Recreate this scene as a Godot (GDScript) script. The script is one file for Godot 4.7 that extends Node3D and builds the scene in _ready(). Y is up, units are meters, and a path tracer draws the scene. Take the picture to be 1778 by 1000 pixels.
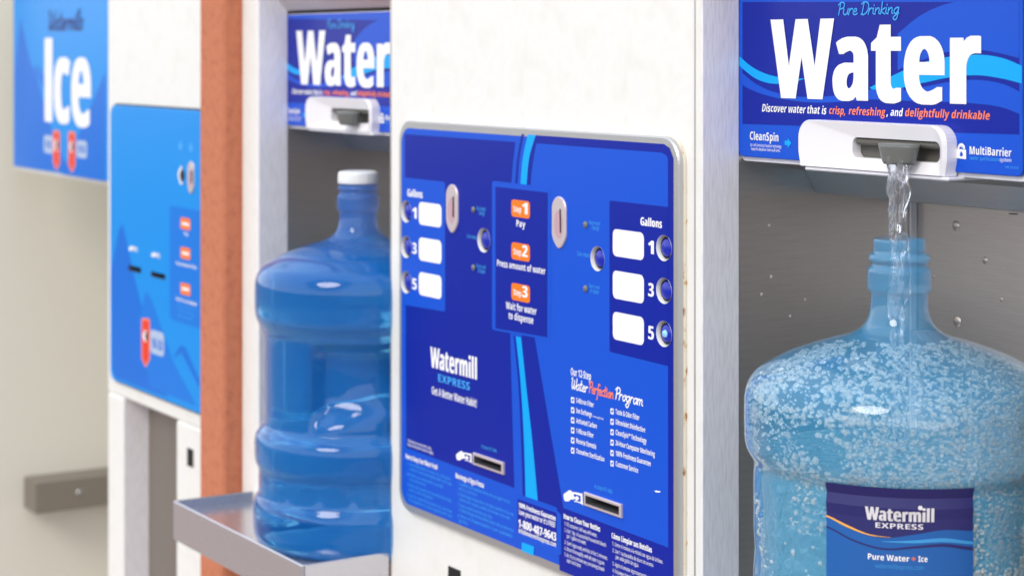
extends Node3D
# A row of vending machines set into a wall: a water machine (two filling bays either side of a
# control panel) and, past a stucco pier, an ice machine.  z = 0 is the front of the cabinets.

const LENS := 3500.0          # focal length in photograph pixels
const EYE := Vector3(2.0, 1.55, 1.17)
const AIM := 0.55095          # angle between the line of sight and the cabinets
const SIGN_Z := -0.045
const PANEL_Z := 0.009
const ICE_Z := 0.006
const STEP := 0.00012

var look := {}
var font_bold: Font
var font_plain: Font
var font_black: Font
var box_of := {}
var holes := []
var rng := RandomNumberGenerator.new()

# ---------------------------------------------------------------- pixels to places
func on_z(px: float, py: float, z: float) -> Vector3:
	var s := (px - 889.0) / LENS
	var t := (py - 84.0) / LENS
	var d := Vector3(-cos(AIM) + s * sin(AIM), -t, -sin(AIM) - s * cos(AIM))
	return EYE + d * ((z - EYE.z) / d.z)

# ---------------------------------------------------------------- materials
func paint(called: String, c: Color, rough := 0.5, metal := 0.0) -> StandardMaterial3D:
	var m := StandardMaterial3D.new()
	m.resource_name = called
	m.albedo_color = c
	m.roughness = rough
	m.metallic = metal
	if called.begins_with("ink_"):
		m.metallic_specular = 0.35
	look[called] = m
	return m

func rgb(r: int, g: int, b: int) -> Color:
	return Color(r / 255.0, g / 255.0, b / 255.0)

func noise_tex(freq: float, ramp: Array, size := 512, seed_ := 1, octaves := 4, kind := FastNoiseLite.TYPE_SIMPLEX_SMOOTH) -> NoiseTexture2D:
	var n := FastNoiseLite.new()
	n.noise_type = kind
	n.frequency = freq
	n.seed = seed_
	n.fractal_octaves = octaves
	var t := NoiseTexture2D.new()
	t.width = size
	t.height = size
	t.seamless = true
	t.noise = n
	if ramp:
		var g := Gradient.new()
		g.offsets = PackedFloat32Array(ramp[0])
		g.colors = PackedColorArray(ramp[1])
		t.color_ramp = g
	return t

func grain(m: StandardMaterial3D, t: Texture2D, depth_cm: float, scale: Vector3) -> void:
	m.heightmap_enabled = true
	m.heightmap_texture = t
	m.heightmap_scale = depth_cm
	m.uv1_triplanar = true
	m.uv1_world_triplanar = true
	m.uv1_scale = scale

func make_materials() -> void:
	var m := paint("white_cabinet", rgb(240, 241, 239), 0.42)
	m.albedo_texture = noise_tex(0.006, [[0.0, 0.5, 0.8, 1.0], [rgb(246, 246, 243), rgb(253, 253, 252), rgb(251, 251, 251), rgb(255, 255, 255)]], 512, 3)
	grain(m, noise_tex(0.09, [], 256, 4, 2), 0.006, Vector3.ONE * 5.0)
	m = paint("frame_metal", rgb(242, 242, 248), 0.42, 0.05)
	m.albedo_texture = noise_tex(0.02, [[0.0, 0.6, 1.0], [rgb(232, 232, 234), rgb(250, 250, 250), rgb(255, 255, 255)]], 512, 8)
	grain(m, noise_tex(0.05, [], 256, 5, 3), 0.008, Vector3(3, 3, 30))
	m = paint("panel_metal", rgb(196, 196, 196), 0.38, 0.75)
	grain(m, noise_tex(0.05, [], 256, 6, 3), 0.006, Vector3(4, 30, 4))
	m = paint("steel", rgb(222, 216, 212), 0.33, 0.93)
	m.albedo_texture = noise_tex(0.02, [[0.0, 1.0], [rgb(240, 239, 238), rgb(255, 255, 255)]], 512, 9)
	m.roughness_texture = noise_tex(0.02, [[0.0, 1.0], [rgb(225, 225, 225), rgb(255, 255, 255)]], 512, 10)
	grain(m, noise_tex(0.06, [], 512, 7, 2), 0.00008, Vector3(1.2, 60, 1.2))
	m = paint("tray_steel", rgb(208, 208, 214), 0.28, 0.75)
	m.roughness_texture = noise_tex(0.02, [[0.0, 1.0], [rgb(170, 170, 170), rgb(255, 255, 255)]], 256, 10)
	grain(m, noise_tex(0.06, [], 256, 17, 3), 0.004, Vector3(3, 40, 30))
	paint("bolt_steel", rgb(170, 170, 172), 0.35, 1.0)
	m = paint("stucco", rgb(202, 126, 94), 0.92)
	m.albedo_texture = noise_tex(0.02, [[0.0, 0.4, 1.0], [rgb(224, 214, 208), rgb(246, 242, 240), rgb(255, 255, 255)]], 512, 11)
	grain(m, noise_tex(0.035, [], 512, 12, 5), 0.05, Vector3.ONE * 5.0)
	m = paint("cream_wall", rgb(238, 237, 229), 0.75)
	m.albedo_texture = noise_tex(0.008, [[0.0, 0.5, 1.0], [rgb(238, 236, 230), rgb(250, 250, 248), rgb(255, 255, 255)]], 512, 13)
	m = paint("concrete", rgb(158, 132, 120), 0.9)
	m.albedo_texture = noise_tex(0.02, [[0.0, 0.5, 1.0], [rgb(190, 186, 180), rgb(232, 230, 226), rgb(255, 255, 255)]], 512, 14, 5)
	grain(m, noise_tex(0.1, [], 256, 15, 4), 0.1, Vector3.ONE * 1.2)
	m = paint("asphalt", rgb(74, 73, 72), 0.95)
	grain(m, noise_tex(0.2, [], 256, 16, 3), 0.3, Vector3.ONE * 2.0)
	paint("ink_blue", rgb(18, 84, 212), 0.28)
	paint("ink_navy", rgb(8, 34, 158), 0.28)
	paint("ink_cyan", rgb(0, 170, 255), 0.28)
	paint("ink_white", rgb(246, 248, 252), 0.35)
	paint("ink_orange", rgb(255, 128, 24), 0.35)
	paint("ink_coral", rgb(255, 136, 100), 0.35)
	paint("ink_pale", rgb(70, 172, 250), 0.35)
	paint("ink_ice", rgb(0, 146, 236), 0.3)
	paint("ink_ice_deep", rgb(0, 112, 220), 0.3)
	paint("ink_ice_navy", rgb(14, 44, 130), 0.35)
	paint("ink_ice_box", rgb(6, 122, 226), 0.3)
	paint("ink_grey", rgb(176, 196, 226), 0.4)
	paint("ink_red", rgb(232, 62, 34), 0.4)
	paint("label_navy", rgb(34, 34, 104), 0.5)
	paint("label_blue", rgb(18, 92, 170), 0.5)
	paint("label_sky", rgb(58, 150, 216), 0.5)
	paint("label_gold", rgb(246, 178, 74), 0.5)
	paint("label_silver", rgb(222, 222, 230), 0.4)
	paint("white_plastic", rgb(238, 238, 244), 0.3)
	paint("grey_plastic", rgb(110, 113, 111), 0.35)
	paint("dark_plastic", rgb(94, 92, 87), 0.45)
	paint("slot_plastic", rgb(84, 86, 92), 0.4)
	paint("rail_steel", rgb(146, 138, 130), 0.4, 0.6)
	paint("button_blue", rgb(28, 44, 178), 0.22)
	paint("black_rubber_and_shade", rgb(14, 15, 18), 0.6)  # gasket rubber; also painted as the dark inside coin slots
	m = paint("coin_plate", rgb(216, 204, 208), 0.42, 0.5)  # metal with a hint of the reddish reflection in its colour
	paint("coin_insert", rgb(208, 172, 184), 0.4, 0.3)  # colour of the pink light around the coin slots
	paint("lime_spot", rgb(214, 214, 212), 0.7)
	m = paint("sealant", rgb(226, 221, 210), 0.85)
	m.albedo_texture = noise_tex(0.022, [[0.0, 0.66, 0.78, 0.86, 1.0], [rgb(255, 255, 255), rgb(250, 246, 238), rgb(206, 166, 116), rgb(126, 76, 36), rgb(84, 44, 22)]], 512, 21, 4)
	m.uv1_triplanar = true
	m.uv1_world_triplanar = true
	m.uv1_scale = Vector3(6, 3.2, 6)
	m = paint("cap_white", rgb(236, 240, 244), 0.4)
	# bottle plastic and water
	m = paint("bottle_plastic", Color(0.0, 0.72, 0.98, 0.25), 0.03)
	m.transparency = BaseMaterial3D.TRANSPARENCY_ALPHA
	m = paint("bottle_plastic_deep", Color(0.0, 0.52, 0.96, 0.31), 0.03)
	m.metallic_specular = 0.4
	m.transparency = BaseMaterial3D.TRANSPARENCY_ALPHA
	m = paint("clear_water", Color(0.55, 0.90, 1.0, 0.0), 0.0)
	m.refraction_enabled = true
	m.refraction_scale = 0.033
	m = paint("stream_water", Color(0.97, 0.98, 1.0, 0.07), 0.0)
	m.refraction_enabled = true
	m.refraction_scale = 0.033
	m = paint("aerated_water", Color(0.74, 0.94, 1.0, 0.22), 0.02)
	m.refraction_enabled = true
	m.refraction_scale = 0.033
	grain(m, noise_tex(0.02, [], 512, 31, 3), 0.5, Vector3.ONE * 5.0)
	m = paint("bubble_skin", Color(0.97, 1.0, 1.0, 0.27), 0.0)
	m.refraction_enabled = true
	m.refraction_scale = 0.03

# ---------------------------------------------------------------- mesh helpers
func put(parent: Node, called: String, mesh: Mesh, m: Material) -> MeshInstance3D:
	var o := MeshInstance3D.new()
	o.name = called
	o.mesh = mesh
	o.material_override = null
	for k in mesh.get_surface_count():
		o.set_surface_override_material(k, m)
	parent.add_child(o, true)
	return o

func tag(o: Node, label: String, category: String, group := "") -> void:
	o.set_meta("label", label)
	o.set_meta("category", category)
	if group:
		o.set_meta("group", group)

func thing(called: String, label: String, category: String, at: Vector3, group := "") -> Node3D:
	var o := Node3D.new()
	o.name = called
	add_child(o, true)
	o.position = at
	tag(o, label, category, group)
	return o

func face(st: SurfaceTool, pts: Array, outward: Vector3) -> void:
	# a flat convex face, turned so that its front looks along outward
	var n: Vector3 = (pts[1] - pts[0]).cross(pts[2] - pts[0])
	var p := pts.duplicate()
	if n.dot(outward) > 0:
		p.reverse()
	st.set_smooth_group(-1)
	for k in range(1, p.size() - 1):
		st.add_vertex(p[0]); st.add_vertex(p[k]); st.add_vertex(p[k + 1])

func box(st: SurfaceTool, a: Vector3, b: Vector3, c := 0.0) -> void:
	# a box from corner a to corner b with chamfered edges
	var mid := (a + b) / 2.0
	var h := (b - a) / 2.0
	c = minf(c, minf(h.x, minf(h.y, h.z)) * 0.9)
	if c <= 0.0:
		for ax in 3:
			for s in [-1.0, 1.0]:
				var u := (ax + 1) % 3
				var v := (ax + 2) % 3
				var q := []
				for k in [[-1, -1], [1, -1], [1, 1], [-1, 1]]:
					var p := Vector3()
					p[ax] = s * h[ax]; p[u] = k[0] * h[u]; p[v] = k[1] * h[v]
					q.append(mid + p)
				var o := Vector3(); o[ax] = s
				face(st, q, o)
		return
	var corner := func(sx: Array, ax: int) -> Vector3:
		var p := Vector3(sx[0] * (h.x - c), sx[1] * (h.y - c), sx[2] * (h.z - c))
		p[ax] = sx[ax] * h[ax]
		return mid + p
	for ax in 3:
		var u := (ax + 1) % 3
		var v := (ax + 2) % 3
		for s in [-1.0, 1.0]:
			var q := []
			for k in [[-1, -1], [1, -1], [1, 1], [-1, 1]]:
				var sx := [0, 0, 0]
				sx[ax] = s; sx[u] = k[0]; sx[v] = k[1]
				q.append(corner.call(sx, ax))
			var o := Vector3(); o[ax] = s
			face(st, q, o)
		# the four edges that run along ax
		for k in [[-1, -1], [1, -1], [1, 1], [-1, 1]]:
			var lo := [0, 0, 0]
			lo[ax] = -1; lo[u] = k[0]; lo[v] = k[1]
			var hi := lo.duplicate(); hi[ax] = 1
			var o := Vector3(); o[u] = k[0]; o[v] = k[1]
			face(st, [corner.call(lo, u), corner.call(hi, u), corner.call(hi, v), corner.call(lo, v)], o)
	for x in [-1, 1]:
		for y in [-1, 1]:
			for z in [-1, 1]:
				var sx := [x, y, z]
				face(st, [corner.call(sx, 0), corner.call(sx, 1), corner.call(sx, 2)], Vector3(x, y, z))

func begin() -> SurfaceTool:
	var st := SurfaceTool.new()
	st.begin(Mesh.PRIMITIVE_TRIANGLES)
	return st

func done(st: SurfaceTool) -> ArrayMesh:
	st.generate_normals()
	return st.commit()

func box_part(parent: Node, called: String, a: Vector3, b: Vector3, c: float, m: Material) -> MeshInstance3D:
	var st := begin()
	box(st, a, b, c)
	return put(parent, called, done(st), m)

func round_rect(x0: float, y0: float, x1: float, y1: float, r: float, steps := 8) -> PackedVector2Array:
	var p := PackedVector2Array()
	for c in [[x1 - r, y1 - r, 0.0], [x0 + r, y1 - r, 0.5], [x0 + r, y0 + r, 1.0], [x1 - r, y0 + r, 1.5]]:
		for k in steps + 1:
			var a: float = PI * (c[2] + 0.5 * k / steps)
			p.append(Vector2(c[0] + r * cos(a), c[1] + r * sin(a)))
	return p

func fill(st: SurfaceTool, outline: PackedVector2Array, z: float) -> void:
	# a flat outline in the plane z, facing +z, less the round holes that are set
	var polys := [outline]
	for ring in holes:
		var c := Vector2()
		for v in ring:
			c += v / ring.size()
		var next := []
		for q in polys:
			if Geometry2D.intersect_polygons(q, ring).is_empty():
				next.append(q)
				continue
			for s in [-1, 1]:
				var half := PackedVector2Array([Vector2(c.x, -9), Vector2(c.x + 9 * s, -9), Vector2(c.x + 9 * s, 9), Vector2(c.x, 9)])
				for part in Geometry2D.intersect_polygons(q, half):
					next.append_array(Geometry2D.clip_polygons(part, ring))
		polys = next
	for p in polys:
		var t := Geometry2D.triangulate_polygon(p)
		for k in range(0, t.size(), 3):
			face(st, [V3(p[t[k]], z), V3(p[t[k + 1]], z), V3(p[t[k + 2]], z)], Vector3(0, 0, 1))

func sheet(p: PackedVector2Array, z: float) -> ArrayMesh:
	var st := begin()
	fill(st, p, z)
	return done(st)

func V3(p: Vector2, z: float) -> Vector3:
	return Vector3(p.x, p.y, z)

func slab(p: PackedVector2Array, z0: float, z1: float, bevel: float) -> ArrayMesh:
	# an outline in x, y raised from z0 to z1 with a bevelled front edge
	var st := begin()
	var inner := PackedVector2Array()
	var n := p.size()
	var area := 0.0
	for k in n:
		area += p[k].cross(p[(k + 1) % n])
	var sgn := 1.0 if area > 0 else -1.0
	for k in n:
		var e0: Vector2 = (p[k] - p[(k - 1 + n) % n]).normalized()
		var e1: Vector2 = (p[(k + 1) % n] - p[k]).normalized()
		var nn := Vector2(-(e0.y + e1.y), e0.x + e1.x).normalized() * sgn
		inner.append(p[k] + nn * bevel / maxf(0.5, absf(nn.dot(Vector2(-e1.y, e1.x)))))
	fill(st, inner, z1)
	for k in n:
		var j := (k + 1) % n
		var out2 := Vector2(p[j].y - p[k].y, -(p[j].x - p[k].x)) * sgn
		var o := Vector3(out2.x, out2.y, 0)
		face(st, [V3(p[k], z0), V3(p[j], z0), V3(p[j], z1 - bevel), V3(p[k], z1 - bevel)], o)
		if bevel > 0.0:
			face(st, [V3(p[k], z1 - bevel), V3(p[j], z1 - bevel), V3(inner[j], z1), V3(inner[k], z1)], o + Vector3(0, 0, o.length()))
	return done(st)

func traced(pts: Array, z: float) -> PackedVector2Array:
	# outline given in photograph pixels, laid on the plane z
	var p := PackedVector2Array()
	for q in pts:
		var w := on_z(q[0], q[1], z)
		p.append(Vector2(w.x, w.y))
	return p

func print_shape(parent: Node, called: String, pts: Array, z: float, layer: int, m: String) -> MeshInstance3D:
	return put(parent, called, sheet(traced(pts, z), z + STEP * layer), look[m])

func smooth(pts: Array, steps := 6) -> Array:
	var c := []
	var n := pts.size()
	for k in n - 1:
		var p0 = pts[maxi(k - 1, 0)]
		var p1 = pts[k]
		var p2 = pts[k + 1]
		var p3 = pts[mini(k + 2, n - 1)]
		for s in steps:
			var t := float(s) / steps
			c.append([_cr(p0[0], p1[0], p2[0], p3[0], t), _cr(p0[1], p1[1], p2[1], p3[1], t)])
	c.append(pts[n - 1])
	return c

func _cr(a: float, b: float, c: float, d: float, t: float) -> float:
	return 0.5 * (2.0 * b + (c - a) * t + (2.0 * a - 5.0 * b + 4.0 * c - d) * t * t + (3.0 * b - a - 3.0 * c + d) * t * t * t)

# ---------------------------------------------------------------- lettering
func glyphs(text: String, font: Font) -> Array:
	# [vertices, indices, left, right] with the baseline at 0 and capitals 1 high
	if not box_of.has(font):
		var h := _text_arrays("H", font)
		var lo := 1e9
		var hi := -1e9
		for v in h[Mesh.ARRAY_VERTEX]:
			lo = minf(lo, v.y); hi = maxf(hi, v.y)
		box_of[font] = [lo, hi - lo]
	var a := _text_arrays(text, font)
	var base: float = box_of[font][0]
	var cap: float = box_of[font][1]
	var out := PackedVector2Array()
	var l := 1e9
	var r := -1e9
	var ix := PackedInt32Array()
	# extra heavy lettering: the same strokes set several times, each a little to the side
	var shifts := [Vector2(-.04, 0), Vector2(-.013, 0), Vector2(.013, 0), Vector2(.04, 0)] if font == font_black else [Vector2.ZERO]
	for s in shifts:
		for i in a[Mesh.ARRAY_INDEX]:
			ix.append(i + out.size())
		for v in a[Mesh.ARRAY_VERTEX]:
			var q: Vector2 = Vector2(v.x, v.y - base) / cap + s
			out.append(q)
			l = minf(l, q.x); r = maxf(r, q.x)
	return [out, ix, l, r, out.size() / shifts.size()]

func _text_arrays(text: String, font: Font) -> Array:
	var t := TextMesh.new()
	t.text = text
	t.font = font
	t.font_size = 64
	t.pixel_size = 1.0
	t.depth = 0.0
	t.curve_step = 2.0
	t.horizontal_alignment = HORIZONTAL_ALIGNMENT_LEFT
	return t.get_mesh_arrays()

func letter_mesh(text: String, font: Font, x0: float, y0: float, x1: float, cap: float, z: float, shear := 0.0) -> ArrayMesh:
	var g := glyphs(text, font)
	var sx: float = (x1 - x0 - shear * cap) / (g[3] - g[2])
	var st := begin()
	var v: PackedVector2Array = g[0]
	var ix: PackedInt32Array = g[1]
	for k in range(0, ix.size(), 3):
		var q := []
		for j in 3:
			var p := v[ix[k + j]]
			q.append(Vector3(x0 + (p.x - g[2]) * sx + shear * p.y * cap, y0 + p.y * cap, z + int(ix[k] / g[4]) * 0.00002))
		face(st, q, Vector3(0, 0, 1))
	return done(st)

# lettering from its first baseline pixel to the pixel column where it ends, capitals cap pixels high at the start
func write(parent: Node, text: String, x0: float, y0: float, x1: float, cap: float, z: float, layer: int, m: String, font: Font = null, shear := 0.0) -> MeshInstance3D:
	var a := on_z(x0, y0, z)
	var b := on_z(x1, y0, z)
	var h := a.y - on_z(x0, y0 + cap, z).y
	return put(parent, "lettering", letter_mesh(text, font if font else font_bold, a.x, a.y, b.x, h, z + STEP * layer, shear), look[m])

const HAND := {
	"a": [1.0, [[.85, .9], [.5, 1.0], [.12, .6], [.2, .1], [.5, .02], [.8, .5], [.85, .95]], [[.85, .95], [.82, .25], [1.05, .05]]],
	"u": [1.0, [[.05, 1], [.08, .3], [.4, 0], [.75, .3], [.82, 1]], [[.82, 1], [.82, .25], [1.05, .05]]],
	"r": [.72, [[.05, 0], [.12, 1.0]], [[.1, .6], [.4, 1.0], [.65, .9]]],
	"e": [.85, [[.1, .45], [.55, .55], [.65, .85], [.4, 1.0], [.1, .6], [.15, .15], [.5, 0], [.85, .2]]],
	"i": [.42, [[.1, 1], [.12, .2], [.38, .05]], [[.12, 1.4], [.13, 1.5]]],
	"n": [.95, [[.05, 1], [.1, 0]], [[.1, .55], [.45, 1.0], [.7, .8], [.7, .2], [.95, .05]]],
	"k": [.85, [[.1, 2.0], [.1, 0]], [[.7, 1.0], [.15, .5], [.8, 0]]],
	"g": [1.0, [[.8, .9], [.5, 1.0], [.12, .6], [.25, .1], [.6, .15], [.8, .6], [.82, 1.0]], [[.82, 1], [.8, -.6], [.45, -.95], [.15, -.6], [.5, -.2], [1.0, .1]]],
	"t": [.7, [[.3, 1.8], [.25, .3], [.45, .02], [.72, .15]], [[0, 1.15], [.65, 1.2]]],
	"f": [.62, [[.75, 1.7], [.5, 2.0], [.3, 1.5], [.3, -.6], [.15, -.9]], [[0, .9], [.65, .95]]],
	"c": [.82, [[.75, .85], [.45, 1.0], [.1, .55], [.3, .05], [.85, .15]]],
	"o": [.88, [[.45, 1], [.1, .5], [.45, 0], [.8, .5], [.45, 1], [.9, .95]]],
	"m": [1.3, [[.05, 1], [.1, 0]], [[.1, .6], [.35, 1], [.55, .8], [.55, 0]], [[.55, .6], [.85, 1], [1.05, .8], [1.05, .2], [1.3, .05]]],
	"l": [.4, [[.15, 2], [.12, .2], [.38, .02]]],
	"s": [.7, [[.6, .9], [.3, 1], [.15, .7], [.5, .4], [.5, .1], [.1, .05]]],
	"P": [1.05, [[.35, 2.0], [.3, 0.0]], [[0, 1.6], [.4, 2.05], [1.0, 1.9], [1.0, 1.2], [.4, .95]]],
	"D": [1.4, [[.4, 1.9], [.35, .05]], [[0, 1.7], [.5, 2.05], [1.2, 1.7], [1.25, .6], [.7, 0], [.2, .05]]],
	"W": [1.5, [[0, 1.8], [.2, 2], [.25, .6], [.45, 0], [.75, .6], [.85, 1.6]], [[.85, 1.6], [.85, .5], [1.05, 0], [1.4, .7], [1.45, 2.0]]],
	" ": [.5],
}

func script_write(parent: Node, text: String, x0: float, y0: float, x1: float, xh: float, thick: float, z: float, layer: int, m: String) -> MeshInstance3D:
	var a := on_z(x0, y0, z)
	var b := on_z(x1, y0, z)
	var h := a.y - on_z(x0, y0 + xh, z).y
	var total := 0.0
	for ch in text:
		total += HAND[ch][0]
	var sx := (b.x - a.x) / total
	var w := thick * h
	var st := begin()
	var pen := 0.0
	var lift := 0
	for ch in text:
		var letter: Array = HAND[ch]
		for k in range(1, letter.size()):
			var line := smooth(letter[k], 5)
			var zz := z + STEP * layer + lift * 0.00001
			lift += 1
			var pts := []
			for q in line:
				pts.append(Vector2(a.x + (pen + q[0] + 0.18 * q[1]) * sx, a.y + q[1] * h))
			for j in pts.size():
				var ring := PackedVector2Array()
				for e in 8:
					ring.append(pts[j] + Vector2(cos(e * PI / 4), sin(e * PI / 4)) * w)
				if j == 0 or j == pts.size() - 1:
					var cap := []
					for q in ring: cap.append(V3(q, zz - 0.000004))
					face(st, cap, Vector3(0, 0, 1))
				if j > 0:
					var t0: Vector2 = (pts[j] - pts[maxi(j - 2, 0)]).normalized().orthogonal() * w
					var t1: Vector2 = (pts[mini(j + 1, pts.size() - 1)] - pts[j - 1]).normalized().orthogonal() * w
					face(st, [V3(pts[j - 1] + t0, zz), V3(pts[j] + t1, zz), V3(pts[j] - t1, zz), V3(pts[j - 1] - t0, zz)], Vector3(0, 0, 1))
		pen += letter[0]
	return put(parent, "lettering", done(st), look[m])

# ---------------------------------------------------------------- round shapes
func lathe(profile: Array, around := 64, shape = null, start := 0.0, span := TAU) -> ArrayMesh:
	# profile: [radius, height] going so that the solid lies to the left of the way when the axis is on the left and up is up
	var n := profile.size()
	var v := PackedVector3Array()
	var nn := PackedVector3Array()
	var ix := PackedInt32Array()
	for k in n:
		for j in around + 1:
			var a := start + span * j / around
			var r: float = profile[k][0]
			if shape != null:
				r = shape.call(r, profile[k][1], a)
			v.append(Vector3(r * cos(a), profile[k][1], r * sin(a)))
	var w := around + 1
	for k in n:
		for j in w:
			var whole := span > 6.28
			var jj := j % around if whole else j
			var du: Vector3 = v[k * w + (jj + 1) % around] - v[k * w + (jj - 1 + around) % around] if whole else v[k * w + mini(j + 1, around)] - v[k * w + maxi(j - 1, 0)]
			var dv: Vector3 = v[mini(k + 1, n - 1) * w + jj] - v[maxi(k - 1, 0) * w + jj]
			var c := dv.cross(du)
			if du.length() < 1e-6:
				c = Vector3(0, -1 if (k == 0) == (profile[1][1] >= profile[0][1]) or k == 0 else 1, 0)
				if k == n - 1:
					c = Vector3(0, 1, 0)
			nn.append(c.normalized())
	for k in n - 1:
		for j in around:
			var p := k * w + j
			for t in [[p, p + w, p + 1], [p + 1, p + w, p + w + 1]]:
				var g: Vector3 = (v[t[1]] - v[t[0]]).cross(v[t[2]] - v[t[0]])
				var out: Vector3 = nn[t[0]] + nn[t[1]] + nn[t[2]]
				if g.dot(out) > 0:
					ix.append_array(PackedInt32Array([t[0], t[2], t[1]]))
				else:
					ix.append_array(PackedInt32Array([t[0], t[1], t[2]]))
	var arr := []
	arr.resize(Mesh.ARRAY_MAX)
	arr[Mesh.ARRAY_VERTEX] = v
	arr[Mesh.ARRAY_NORMAL] = nn
	arr[Mesh.ARRAY_INDEX] = ix
	var m := ArrayMesh.new()
	m.add_surface_from_arrays(Mesh.PRIMITIVE_TRIANGLES, arr)
	return m

const BOTTLE := [[.001, .003], [.085, .004], [.098, .001], [.118, 0], [.1275, .004], [.133, .014], [.1345, .028], [.1345, .048], [.132, .058], [.1285, .064], [.1275, .072], [.1275, .092], [.129, .099], [.132, .106], [.1328, .118],
	[.1328, .130], [.131, .139], [.126, .146], [.1215, .151], [.1195, .158], [.1192, .20], [.1192, .258], [.1215, .270], [.126, .279], [.130, .286], [.132, .293], [.1326, .305], [.1326, .328], [.131, .338],
	[.1275, .346], [.1215, .353], [.112, .359], [.0995, .366], [.0845, .372], [.0702, .377], [.055, .3815], [.0435, .385], [.0346, .390], [.029, .396], [.0258, .404], [.0245, .413], [.0245, .421], [.0262, .4235], [.0272, .4265],
	[.0272, .440], [.0262, .4432], [.0240, .4455], [.0238, .4475], [.0258, .4495], [.0262, .452], [.0254, .4548], [.0228, .4562], [.0222, .459], [.0222, .4665], [.0216, .4683]]

func dense(p: Array, steps := 3) -> Array:
	return smooth(p, steps)

func inset(p: Array, d: float) -> Array:
	# the profile moved inwards by d along its own normals
	var o := []
	for k in p.size():
		var a: Array = p[maxi(k - 1, 0)]
		var b: Array = p[mini(k + 1, p.size() - 1)]
		var n := Vector2(b[1] - a[1], a[0] - b[0]).normalized()
		o.append([maxf(p[k][0] - n.x * d, .0008), p[k][1] - n.y * d])
	return o

func bottle_solid(shape) -> ArrayMesh:
	return lathe(dense(BOTTLE), 96, shape)

func bottle_inside(top: float, grow: float, shape) -> ArrayMesh:
	var p := []
	for q in inset(dense(BOTTLE), .0022 - grow):
		if q[1] > top:
			break
		p.append(q)
	var last: Array = p[p.size() - 1]
	p.append([last[0] * 0.97, last[1] + 0.0005])
	p.append([last[0] * 0.6, last[1] + 0.001])
	p.append([.0008, last[1] + 0.001])
	return lathe(p, 96, shape)

func radius_at(h: float) -> float:
	for k in BOTTLE.size() - 1:
		if k > 8 and BOTTLE[k][1] <= h and BOTTLE[k + 1][1] > h:
			return lerpf(BOTTLE[k][0], BOTTLE[k + 1][0], (h - BOTTLE[k][1]) / (BOTTLE[k + 1][1] - BOTTLE[k][1]))
	return .1192

# ---------------------------------------------------------------- the script
func _ready() -> void:
	rng.seed = 7
	# camera
	var cam := Camera3D.new()
	cam.name = "camera"
	add_child(cam)
	cam.position = EYE
	cam.rotation = Vector3(0, PI / 2 - AIM, 0)
	var at := CameraAttributesPhysical.new()
	at.frustum_near = 0.05
	at.frustum_far = 400.0
	at.frustum_focal_length = 120.0
	at.frustum_focus_distance = 1.83
	at.exposure_aperture = 12.0
	cam.attributes = at
	cam.projection = Camera3D.PROJECTION_FRUSTUM
	cam.keep_aspect = Camera3D.KEEP_HEIGHT
	cam.near = 0.05
	cam.far = 400.0
	cam.size = 1000.0 / LENS * cam.near
	cam.frustum_offset = Vector2(0, -416.0 / LENS * cam.near)
	cam.current = true
	# sky, sun, exposure
	var env := Environment.new()
	env.background_mode = Environment.BG_SKY
	var sm := ProceduralSkyMaterial.new()
	sm.sky_top_color = Color(0.86, 0.90, 0.96)
	sm.sky_horizon_color = Color(0.97, 0.97, 0.97)
	sm.sky_curve = 0.2
	sm.ground_bottom_color = Color(0.42, 0.40, 0.38)
	sm.ground_horizon_color = Color(0.62, 0.61, 0.60)
	sm.sun_angle_max = 1.0
	var sky := Sky.new()
	sky.sky_material = sm
	env.sky = sky
	env.tonemap_mode = Environment.TONE_MAPPER_LINEAR
	env.tonemap_exposure = 1.88
	env.sdfgi_enabled = true
	env.ssao_enabled = true
	env.ssil_enabled = true
	var we := WorldEnvironment.new()
	we.name = "environment"
	we.environment = env
	add_child(we)
	var sun := DirectionalLight3D.new()
	sun.name = "sun"
	sun.light_energy = 0.3
	sun.light_color = Color(1.0, 0.96, 0.91)
	sun.light_angular_distance = 24.0
	sun.shadow_enabled = true
	add_child(sun)
	sun.look_at_from_position(Vector3(1.5, 3.0, 3.4), Vector3.ZERO)

	font_bold = _font(700)
	font_plain = _font(400)
	font_black = _font(700)
	make_materials()
	build_setting()
	build_water_machine()
	build_ice_machine()
	build_bottles()

func _font(weight: int) -> Font:
	var f := SystemFont.new()
	f.font_names = PackedStringArray(["Droid Sans"])
	f.font_weight = weight
	return f

# ---------------------------------------------------------------- setting
func build_setting() -> void:
	var st := begin()
	face(st, [Vector3(-150, -0.14, -150), Vector3(150, -0.14, -150), Vector3(150, -0.14, 150), Vector3(-150, -0.14, 150)], Vector3.UP)
	put(self, "ground", done(st), look["asphalt"]).set_meta("kind", "structure")
	st = begin()
	box(st, Vector3(-9, -0.13, -2.5), Vector3(9, 0, 2.6), 0.02)
	put(self, "pavement", done(st), look["concrete"]).set_meta("kind", "structure")
	for a in [[-0.726, -0.639, "orange stucco pier between the ice panel and the water machine"], [1.0, 1.11, "unseen orange stucco pier added past the water machine to warm the reflections in the steel"]]:  # the second pier is out of view, added for its warm reflection
		st = begin()
		box(st, Vector3(0, 0, -0.6), Vector3(a[1] - a[0], 2.5, 0.0275), 0.004)
		var o := put(self, "stucco_pier", done(st), look["stucco"])
		o.position = Vector3(a[0], 0, 0)
		tag(o, a[2], "pier", "stucco piers beside the water machine")

# ---------------------------------------------------------------- the water machine
const BOLTS := [[1661, 392, 1.0], [1663, 558, 1.1], [1712, 452, .7], [1740, 520, .5], [1622, 480, .4]]

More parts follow.
